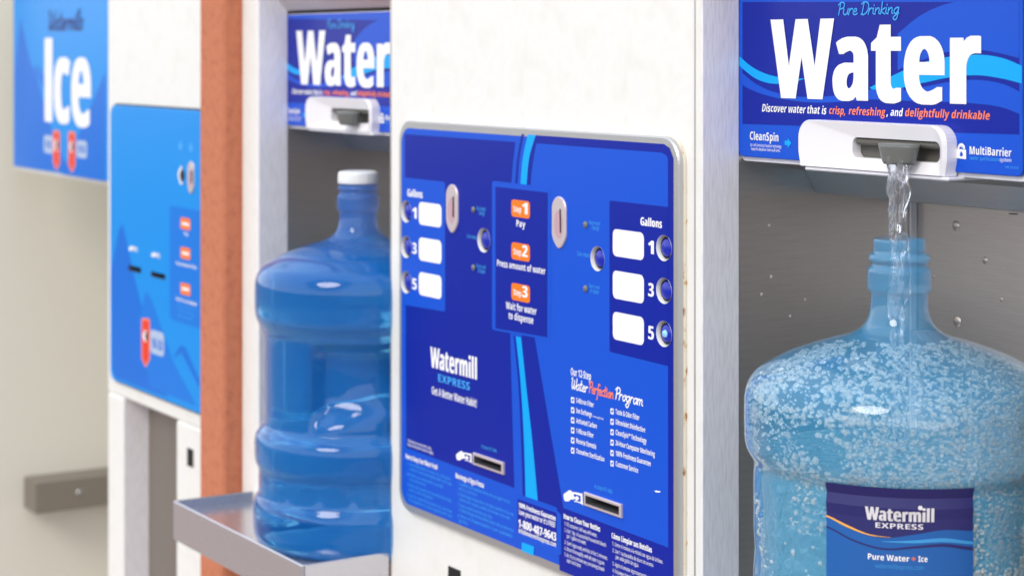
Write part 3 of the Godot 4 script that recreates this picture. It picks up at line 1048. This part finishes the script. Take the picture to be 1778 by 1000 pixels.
	on_face(p, z, "printed_box", [[899.5, 866], [966, 890], [967.5, 892], [967.5, 949], [899.5, 923]], 5, "ink_navy")
	on_face(p, z, "printed_stripe", [[907, 941], [928, 949], [927.5, 965], [906.5, 956]], 5, "ink_cyan")
	write(p, "100% Freshness Guarantee", 901.5, 880.5, 966, 8.5, z, 6, "ink_white", font_black)
	write(p, "Love your water or it's FREE!", 902, 892.5, 965, 9, z, 6, "ink_white")
	write(p, "1-800-487-9643", 901, 914.5, 967, 14, z, 6, "ink_white", font_black)
	write(p, "info@watermillexpress.com", 901.5, 924.5, 966.5, 8, z, 6, "ink_white")
	# cleaning lists
	write(p, "How to Clean Your Bottles", 979.5, 900, 1043, 9, z, 4, "ink_white", font_black)
	var clean := [["1. Fill container half way with water.", 1038], ["2. Use 1 tsp. of unscented household bleach", 1053], ["    per 1 gallon of water.", 1019], ["3. Swirl vigorously and let sit for 2 minutes.", 1056], ["4. Rinse thoroughly until all odor is gone.", 1051], ["5. Air dry to remove any remaining bleach", 1050], ["    odor and taste.", 1010]]
	for k in clean.size():
		write(p, clean[k][0], 981 if k != 2 and k != 6 else 985, 912.0 + 10.6 * k, clean[k][1], 6.5, z, 4, "ink_white", font_plain)
	write(p, "Cómo Limpiar sus Botellas", 1063, 934, 1133, 9.5, z, 4, "ink_white", font_black)
	var limp := [["1. Llene el envase a la mitad con agua de la llave.", 1152], ["2. Use 1 cucharadita de cloro sin aroma", 1135], ["    por cada galón de agua.", 1110], ["3. Agite el envase vigorosamente por 2 minutos.", 1152], ["4. Enjuague bien hasta que no haya olor.", 1140], ["5. Deje secar al aire.", 1108]]
	for k in limp.size():
		write(p, limp[k][0], 1064.5 if k != 2 else 1070, 946.5 + 11.6 * k, limp[k][1], 6.8, z, 4, "ink_white", font_plain)

func on_face(p: Node, z: float, called: String, pts: Array, layer: int, m: String) -> void:
	print_shape(p, called, pts, z, layer, m)

func tick_box(p: Node, x: float, y: float, z: float) -> void:
	print_shape(p, "tick_box", [[x, y], [x + 5.4, y + 1.2], [x + 5.4, y + 11.2], [x, y + 10]], z, 4, "ink_white")
	print_shape(p, "tick_mark", [[x + 1.4, y + 4.4], [x + 2.6, y + 6.4], [x + 4.2, y + 2.4], [x + 4.4, y + 4.6], [x + 2.7, y + 9.4], [x + 1.4, y + 6.8]], z, 5, "ink_blue")

# ---------------------------------------------------------------- the ice machine
func build_ice_machine() -> void:
	var t := thing("ice_vending_machine", "cream ice vending machine with bright blue panel and sign beside the stucco pier", "vending machine", Vector3.ZERO)
	var white: Material = look["white_cabinet"]
	var panel_slots := [[222, 459.5, 244, 475.5], [261, 470.5, 286, 486]]
	# column with a steel chute recess below the panel
	var c0 := on_z(213, 690, 0).x
	var c1 := on_z(305, 730, 0).x
	var ct := on_z(213, 691, 0).y
	var left := on_z(186, 500, 0).x
	holes = panel_slots.map(func(q): return slot_hole([[q[0], q[1]], [q[2], q[1] + 6], [q[2], q[3]], [q[0], q[3] - 6]], ICE_Z, -.0004, -.0004))
	put(t, "cabinet_column", slab(PackedVector2Array([Vector2(left, ct), Vector2(-.727, ct), Vector2(-.727, 2.4), Vector2(left, 2.4)]), -.6, 0, .003), white)
	holes = []
	box_part(t, "cabinet_column", Vector3(left, 0, -.6), Vector3(c0, ct - .0004, 0), .003, white)
	box_part(t, "cabinet_column", Vector3(c1, 0, -.6), Vector3(-.727, ct - .0004, 0), .003, white)
	var st := begin()
	box(st, Vector3(c0 + .0002, 0, -.043), Vector3(c0 + .002, ct - .001, -.001))
	put(t, "chute_side", done(st), look["frame_metal"])
	st = begin()
	box(st, Vector3(c0 + .0025, 0, -.08), Vector3(c1 - .0005, ct - .001, -.0435))
	put(t, "chute_back", done(st), look["rail_steel"])
	put(t, "key_hole", slab(traced([[325, 777], [335, 781], [335, 812], [325, 808]], 0.0), -.001, .0012, .0004), look["black_rubber_and_shade"])
	# bay walls
	box_part(t, "bay_side", Vector3(-2.0, 0, -.9), Vector3(-1.9, 2.4, .02), .004, look["cream_wall"])
	box_part(t, "bay_back", Vector3(-1.899, 0, -.9), Vector3(left - .001, 2.4, -.62), .003, look["cream_wall"])
	# guard rail on the bay side
	var r0 := on_z(60, 838, -.093)
	st = begin()
	box(st, Vector3(-1.899, r0.y - .061, -.45), Vector3(-1.83, r0.y, -.092), .002)
	var rail := put(t, "guard_rail", done(st), look["rail_steel"])
	var b := put(rail, "bolt", lathe([[.0001, .004], [.005, .0034], [.0075, 0]], 20), look["bolt_steel"])
	b.rotation.z = -PI / 2
	b.position = Vector3(-1.8302, r0.y - .03, -.182)
	# sign
	var z := SIGN_Z
	var lo := on_z(22, 288, z)
	var sx1 := left - .001
	var plate := put(t, "ice_sign", slab(round_rect(lo.x, lo.y, sx1, 1.70, .005), z - .004, z, .0006), look["ink_ice"])
	st = begin()
	box(st, Vector3(lo.x - .004, lo.y - .008, z - .10), Vector3(sx1, 1.706, z - .0042), .002)
	put(plate, "sign_box", done(st), white)
	print_shape(plate, "printed_peak", [[24, 130], [34, 30], [52, 110], [60, 125], [75, 180], [90, 230], [120, 300], [24, 288]], z, 1, "ink_ice_deep")
	print_shape(plate, "printed_peak", [[105, 302], [150, 200], [182, 125], [182, 315]], z, 1, "ink_ice_deep")
	print_shape(plate, "printed_peak", [[55, 120], [64, 112], [120, 200], [112, 215]], z, 2, "ink_ice_box")
	var stem := on_z(76.5, 211, z)
	put(plate, "lettering", sheet(round_rect(stem.x, stem.y, on_z(90, 211, z).x, on_z(76.5, 66, z).y, .004, 4), z + STEP * 3), look["ink_white"])
	write(plate, "ce", 92.5, 213.5, 157, 146, z, 3, "ink_white", font_black)
	script_write(plate, "Watermills", 82, 52, 143, 16, .16, z, 3, "ink_ice_navy")
	ice_badge(plate, 91, 226, 103, 297, z, 3)
	ice_badge(plate, 117.5, 228, 130, 301, z, 3)
	grey_badge(plate, 75, 234, 91, 265, z, 2)
	grey_badge(plate, 131.5, 243, 150, 273, z, 2)
	# panel
	z = ICE_Z
	var tl := on_z(190, 182, z)
	var y0 := on_z(196, 660, z).y
	var pr := -.727
	holes = panel_slots.map(func(q): return slot_hole([[q[0], q[1]], [q[2], q[1] + 6], [q[2], q[3]], [q[0], q[3] - 6]], z, 0.0, 0.0))
	var panel := put(t, "ice_panel", slab(round_rect(tl.x, y0, pr - .002, tl.y, .018, 8), 0.0008, z, .001), look["ink_ice"])
	var panel_holes := holes
	put(panel, "gasket", slab(round_rect(tl.x - .002, y0 - .003, pr - .0005, tl.y + .003, .02, 8), -.0005, .0026, .0008), look["black_rubber_and_shade"])
	holes = panel_holes
	print_shape(panel, "printed_peak", [[192, 470], [205, 400], [212, 388], [232, 480], [262, 600], [290, 690], [200, 656], [194, 640]], z, 1, "ink_ice_deep")
	print_shape(panel, "printed_peak", [[240, 560], [252, 505], [262, 520], [300, 630], [340, 705], [260, 672]], z, 2, "ink_ice_box")
	print_shape(panel, "printed_peak", [[300, 622], [312, 600], [320, 602], [345, 660], [345, 672], [314, 612]], z, 3, "ink_ice_deep")
	print_shape(panel, "printed_box", [[294, 357], [346, 366], [346, 570], [300, 556], [294, 550]], z, 2, "ink_ice_box")
	for q in [[377, "Pay"], [428, "Press amount of ice"], [490, "Wait for ice to dispense"]]:
		var a := on_z(313, q[0], z)
		var bb := on_z(330, q[0] + 22, z)
		put(panel, "step_badge", sheet(round_rect(a.x, on_z(313, q[0] + 20, z).y, bb.x, a.y, .004, 4), z + STEP * 4), look["ink_orange"])
		print_shape(panel, "badge_mark", [[315.5, q[0] + 8], [328, q[0] + 11], [328, q[0] + 16], [315.5, q[0] + 13]], z, 5, "ink_white")
		write(panel, q[1], 319 if q[1] == "Pay" else 305, q[0] + 31, 326 if q[1] == "Pay" else 341, 6, z, 4, "ink_white")
	for k in 3:
		write(panel, ["Bags are dispensed", "from the chute below", "the panel"][k], 308, 531 + 9 * k, [340, 338, 334][k], 5, z, 4, "ink_pale", font_plain)
	holes = []
	for q in panel_slots:
		slot_cup(panel, slot_hole([[q[0], q[1]], [q[2], q[1] + 6], [q[2], q[3]], [q[0], q[3] - 6]], z, 0.0, 0.0), z, .05)
		hand_mark(panel, q[0] + 1, q[1] - 30, .42, z, 3)
	print_shape(panel, "coin_return", smooth([[314, 287], [319.5, 304], [314, 321], [308.5, 303], [314, 287]], 5).slice(0, -1), z, 3, "ink_white")
	print_shape(panel, "coin_return", smooth([[315.5, 291], [320, 304.5], [315.5, 317], [311.5, 304], [315.5, 291]], 5).slice(0, -1), z, 4, "black_rubber_and_shade")
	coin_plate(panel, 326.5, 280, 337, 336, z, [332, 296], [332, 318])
	for q in [[313, 252], [331, 255]]:
		print_shape(panel, "drop_mark", smooth([[q[0], q[1] - 9], [q[0] + 3.5, q[1] + 3], [q[0], q[1] + 9], [q[0] - 3.5, q[1] + 2], [q[0], q[1] - 9]], 4).slice(0, -1), z, 3, "ink_pale")
	ice_badge(panel, 245, 552, 259.5, 638, z, 3)
	grey_badge(panel, 260, 571, 284, 612, z, 3)

func ice_badge(p: Node, x0: float, y0: float, x1: float, y1: float, z: float, layer: int) -> void:
	var c := (x0 + x1) / 2
	print_shape(p, "badge", [[x0, y0 + 3], [x0 + 2, y0], [x1 - 2, y0 + 1], [x1, y0 + 4], [x1, y1 - 14], [c, y1], [x0, y1 - 16]], z, layer, "ink_coral")
	print_shape(p, "badge", [[x0 + 2, y0 + 4], [x1 - 2, y0 + 5], [x1 - 2, y1 - 15], [c, y1 - 5], [x0 + 2, y1 - 17]], z, layer + 1, "ink_red")
	var m := y0 + (y1 - y0) * .36
	print_shape(p, "badge_mark", smooth([[c, m - 11], [x1 - 2.5, m], [c, m + 11], [x0 + 2.5, m], [c, m - 11]], 4).slice(0, -1), z, layer + 2, "ink_white")
	print_shape(p, "badge_mark", smooth([[c + 1.5, m - 9], [x1 - 2.6, m], [c + 1.5, m + 9], [c - .5, m], [c + 1.5, m - 9]], 4).slice(0, -1), z, layer + 3, "black_rubber_and_shade")

func grey_badge(p: Node, x0: float, y0: float, x1: float, y1: float, z: float, layer: int) -> void:
	var a := on_z(x0, y0, z)
	var b := on_z(x1, y0, z)
	put(p, "badge", sheet(round_rect(a.x, on_z(x0, y1, z).y, b.x, a.y, .008, 4), z + STEP * layer), look["ink_grey"])
	write(p, "16 LB", x0 + 3, y1 - 9, x1 - 3, (y1 - y0) * .42, z, layer + 1, "ink_ice_deep", font_black)

# ---------------------------------------------------------------- bottles and water
func grip(r: float, h: float, a: float) -> float:
	# the hand hold pressed into one side of the bottle, with a slanting floor, and small flutes at the foot
	var camera_side := -0.47
	var d := wrapf(a - camera_side - 0.86, -PI, PI)
	var w := smoothstep(.62, .53, absf(d))
	var floor_h := .165 + .030 * clampf(.5 - d / 1.2, 0.0, 1.0)
	w *= smoothstep(floor_h - .006, floor_h + .016, h) * smoothstep(.268, .250, h)
	var out := r - .021 * w
	if h > .068 and h < .098 and r > .1:
		out -= .0016 * pow(absf(sin(a * 9.0)), 10.0) * smoothstep(.068, .076, h) * smoothstep(.098, .09, h)
	return out

func fuller(h: float) -> float:
	return .0056 * smoothstep(.144, .154, h) * smoothstep(.278, .262, h)

func plain_shape(r: float, h: float, a: float) -> float:
	var out := r + fuller(h) * (1.0 if r > .09 else 0.0)
	if r > .09 and h > .15 and h < .27:
		out -= .0016 * pow(absf(sin(a * 7.0)), 12.0) * smoothstep(.16, .18, h) * smoothstep(.265, .245, h)
	if r > .1 and h > .19 and h < .215:
		out -= .0014 * sin((h - .19) / .025 * PI)
	return out

func build_bottles() -> void:
	# closed bottle in the left bay
	var y := .9184
	var t := thing("water_bottle", "capped blue five gallon bottle on the stainless tray of the far filling bay", "bottle", Vector3(-.316, y, -.02), "blue water bottles")
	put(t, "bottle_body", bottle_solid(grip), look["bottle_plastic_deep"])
	put(t, "water", bottle_inside(.372, .0004, grip), look["clear_water"])
	var ridge := func(r: float, h: float, a: float) -> float:
		return r + (.0005 * signf(sin(a * 40.0)) if h < .4715 and r > .02 else 0.0)
	put(t, "cap", lathe([[.0228, .4575], [.0252, .4578], [.0256, .460], [.0254, .4705], [.0244, .4728], [.021, .4738], [.0005, .4738]], 120, ridge), look["cap_white"])
	# bottle being filled in the right bay
	var c := Vector3(.6995, y, -.02)
	var u := thing("water_bottle_001", "open blue bottle with navy label being filled under the running spout", "bottle", c, "blue water bottles")
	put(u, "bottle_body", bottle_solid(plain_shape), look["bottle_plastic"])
	put(u, "aerated_water", bottle_inside(.284, .0004, plain_shape), look["aerated_water"])
	build_bubbles(u)
	build_label(u)
	# the running water
	var st_noise := FastNoiseLite.new()
	st_noise.seed = 5
	st_noise.frequency = 75.0
	st_noise.fractal_octaves = 3
	var p := []
	var top := 1.457
	var low := 1.206
	for k in 130:
		var f := k / 129.0
		p.append([.0080 - .0028 * sqrt(f), low + (top - low) * (1.0 - f) - low])
	p.reverse()
	p = [[.0003, p[0][1] - .003]] + p + [[.0003, top - low + .001]]
	var wob := func(r: float, h: float, a: float) -> float:
		if r < .001:
			return r
		return r * (1.0 + 1.0 * st_noise.get_noise_3d(cos(a) * .012, h * .35, sin(a) * .012)) + .0016 * sin(h * 120.0) * cos(a - h * 60.0)
	var s := put(self, "water_stream", lathe(p, 40, wob), look["stream_water"])
	s.position = Vector3(c.x - .001, low, c.z)
	tag(s, "clear stream of water falling from the spout into the open bottle", "water")

func build_bubbles(u: Node3D) -> void:
	var mm := MultiMesh.new()
	mm.transform_format = MultiMesh.TRANSFORM_3D
	var sp := SphereMesh.new()
	sp.radial_segments = 10
	sp.rings = 6
	sp.radius = 1.0
	sp.height = 2.0
	mm.mesh = sp
	var outer := dense(BOTTLE)
	var spots := []
	var facing := Vector2(2.0 - .6995, 1.17 + .02).angle()
	var patch := FastNoiseLite.new()
	patch.seed = 3
	patch.frequency = 14.0
	for tries in 60000:
		if spots.size() >= 11000:
			break
		var h := rng.randf_range(.19, .385)
		var a := facing + rng.randf_range(-1.45, 1.45)
		var r := 0.0
		var nrm := Vector2(1, 0)
		for k in outer.size() - 1:
			if outer[k][1] <= h and outer[k + 1][1] > h:
				nrm = Vector2(outer[k + 1][1] - outer[k][1], outer[k][0] - outer[k + 1][0]).normalized()
				r = lerpf(outer[k][0], outer[k + 1][0], (h - outer[k][1]) / maxf(outer[k + 1][1] - outer[k][1], 1e-6))
		if r < .03:
			continue
		var lean := wrapf(a - facing, -PI, PI)
		var thin := -.75 + .92 * smoothstep(-.15, .55, lean + .25 * patch.get_noise_2d(h * 3.0, a * .1)) + .25 * smoothstep(.29, .27, h)
		if patch.get_noise_3d(cos(a) * r, h, sin(a) * r) < rng.randf_range(-.45, .25) + thin:
			continue
		var size := (.0007 + .0021 * pow(rng.randf(), 3.0)) * (1.1 if lean > .2 else .9)
		spots.append([r + fuller(h) - nrm.x * .0014, h - nrm.y * .0014, a, size, nrm])
	# froth in the water itself, densest round the stream and towards the far wall of the bay
	for tries in 5200:
		var a := rng.randf() * TAU
		var r := .112 * sqrt(rng.randf())
		var lean := wrapf(a - facing, -PI, PI)
		var h := .282 - .13 * pow(rng.randf(), 1.4)
		if rng.randf() < .75 * smoothstep(-.1, .9, lean) * smoothstep(.02, .08, r):
			continue
		spots.append([r, h, a, .0006 + .0016 * pow(rng.randf(), 2.0), Vector2(1, 0)])
	mm.instance_count = spots.size()
	for k in spots.size():
		var q = spots[k]
		var n := Vector3(cos(q[2]) * q[4].x, q[4].y, sin(q[2]) * q[4].x)
		var side := Vector3(-sin(q[2]), 0, cos(q[2]))
		var b := Basis(side, n.cross(side).normalized(), n)
		b = b * Basis.from_scale(Vector3(q[3] * rng.randf_range(.8, 1.3), q[3] * rng.randf_range(.7, 1.1), minf(q[3] * .8, .0015)))
		mm.set_instance_transform(k, Transform3D(b, Vector3(q[0] * cos(q[2]), q[1], q[0] * sin(q[2]))))
	var o := MultiMeshInstance3D.new()
	o.name = "bubbles"
	o.multimesh = mm
	o.material_override = look["bubble_skin"]
	o.set_meta("kind", "stuff")
	u.add_child(o)

func bent(parent: Node, called: String, tri: Array, r: float, mid: float, m: String) -> MeshInstance3D:
	# flat triangles (x to the right, y up) wrapped round the bottle
	var st := begin()
	for k in range(0, tri.size(), 3):
		var q := []
		var o := Vector3()
		for j in 3:
			var a: float = mid - tri[k + j].x / .122
			var rr: float = radius_at(tri[k + j].y) + fuller(tri[k + j].y) + r
			q.append(Vector3(rr * cos(a), tri[k + j].y, rr * sin(a)))
			o += Vector3(cos(a), 0, sin(a))
		face(st, q, o)
	return put(parent, called, done(st), look[m])

func band(top: Array, bottom: Array, x0: float, x1: float, n := 24) -> Array:
	# triangles between two curves given as heights at even steps
	var t := []
	var f := func(c: Array, u: float) -> float:
		var s := smooth(range(c.size()).map(func(i): return [i, c[i]]), 8)
		var w: float = u * (s.size() - 1)
		var i := mini(int(w), s.size() - 2)
		return lerpf(s[i][1], s[i + 1][1], w - i)
	for k in n:
		var u0 := float(k) / n
		var u1 := float(k + 1) / n
		var a := Vector2(lerpf(x0, x1, u0), f.call(top, u0))
		var b := Vector2(lerpf(x0, x1, u1), f.call(top, u1))
		var c := Vector2(lerpf(x0, x1, u1), f.call(bottom, u1))
		var d := Vector2(lerpf(x0, x1, u0), f.call(bottom, u0))
		var rows := 12
		for e in rows:
			var f0 := float(e) / rows
			var f1 := float(e + 1) / rows
			var p := a.lerp(d, f0)
			var q := b.lerp(c, f0)
			var v := b.lerp(c, f1)
			var w := a.lerp(d, f1)
			t.append_array([p, q, v, p, v, w])
	return t

func flat_text(text: String, font: Font, x0: float, y0: float, x1: float, cap: float) -> Array:
	var g := glyphs(text, font)
	var sx: float = (x1 - x0) / (g[3] - g[2])
	var t := []
	for i in g[1]:
		var p: Vector2 = g[0][i]
		t.append(Vector2(x0 + (p.x - g[2]) * sx, y0 + p.y * cap))
	return t

func build_label(u: Node3D) -> void:
	var r := .0008
	var mid := atan2(1.19, 1.3005) + .0
	var w := .0585
	var hi := .2810
	var lo := .182
	var label := bent(u, "bottle_label", band([hi, hi], [lo, lo], -w, w, 30), r, mid, "label_navy")
	label.set_meta("label", "navy and blue printed label wrapped on the bottle")
	var yy := func(py: float) -> float:
		return hi - (py - 850.0) / 2180.0
	bent(label, "printed_wave", band([yy.call(912), yy.call(930), yy.call(938), yy.call(930), yy.call(922), yy.call(926)], [lo, lo], -w, w), r + .0003, mid, "label_blue")
	bent(label, "printed_wave", band([yy.call(909), yy.call(921), yy.call(933), yy.call(936)], [yy.call(912), yy.call(925), yy.call(935), yy.call(936.5)], -w, -w + .052), r + .0006, mid, "label_gold")
	bent(label, "printed_wave", band([yy.call(944), yy.call(940), yy.call(936), yy.call(944)], [yy.call(945), yy.call(945), yy.call(943), yy.call(949)], -w + .045, w), r + .0006, mid, "label_sky")
	bent(label, "printed_wave", band([yy.call(928), yy.call(946), yy.call(956), yy.call(950), yy.call(946), yy.call(954)], [yy.call(931), yy.call(949), yy.call(959), yy.call(954), yy.call(951), yy.call(960)], -w, w), r + .0005, mid, "label_navy")
	bent(label, "lettering", flat_text("Watermill", font_black, -.0262, yy.call(908), .0266, .0105), r + .0006, mid, "label_silver")
	bent(label, "lettering", flat_text("EXPRESS", font_bold, -.0182, yy.call(921), .0182, .0042), r + .0006, mid, "label_silver")
	bent(label, "drop_mark", flat_text(".", font_black, .0142, yy.call(886), .0176, .014), r + .0007, mid, "label_silver")
	bent(label, "lettering", flat_text("Pure Water", font_bold, -.024, yy.call(977), .0076, .0045), r + .0006, mid, "ink_white")
	bent(label, "lettering", flat_text("+", font_black, .0092, yy.call(977), .0126, .0045), r + .0006, mid, "ink_orange")
	bent(label, "lettering", flat_text("Ice", font_bold, .0145, yy.call(977), .0215, .0045), r + .0006, mid, "ink_white")
	bent(label, "lettering", flat_text("watermillexpress.com", font_plain, -.0185, yy.call(991), .0185, .0036), r + .0006, mid, "label_sky")
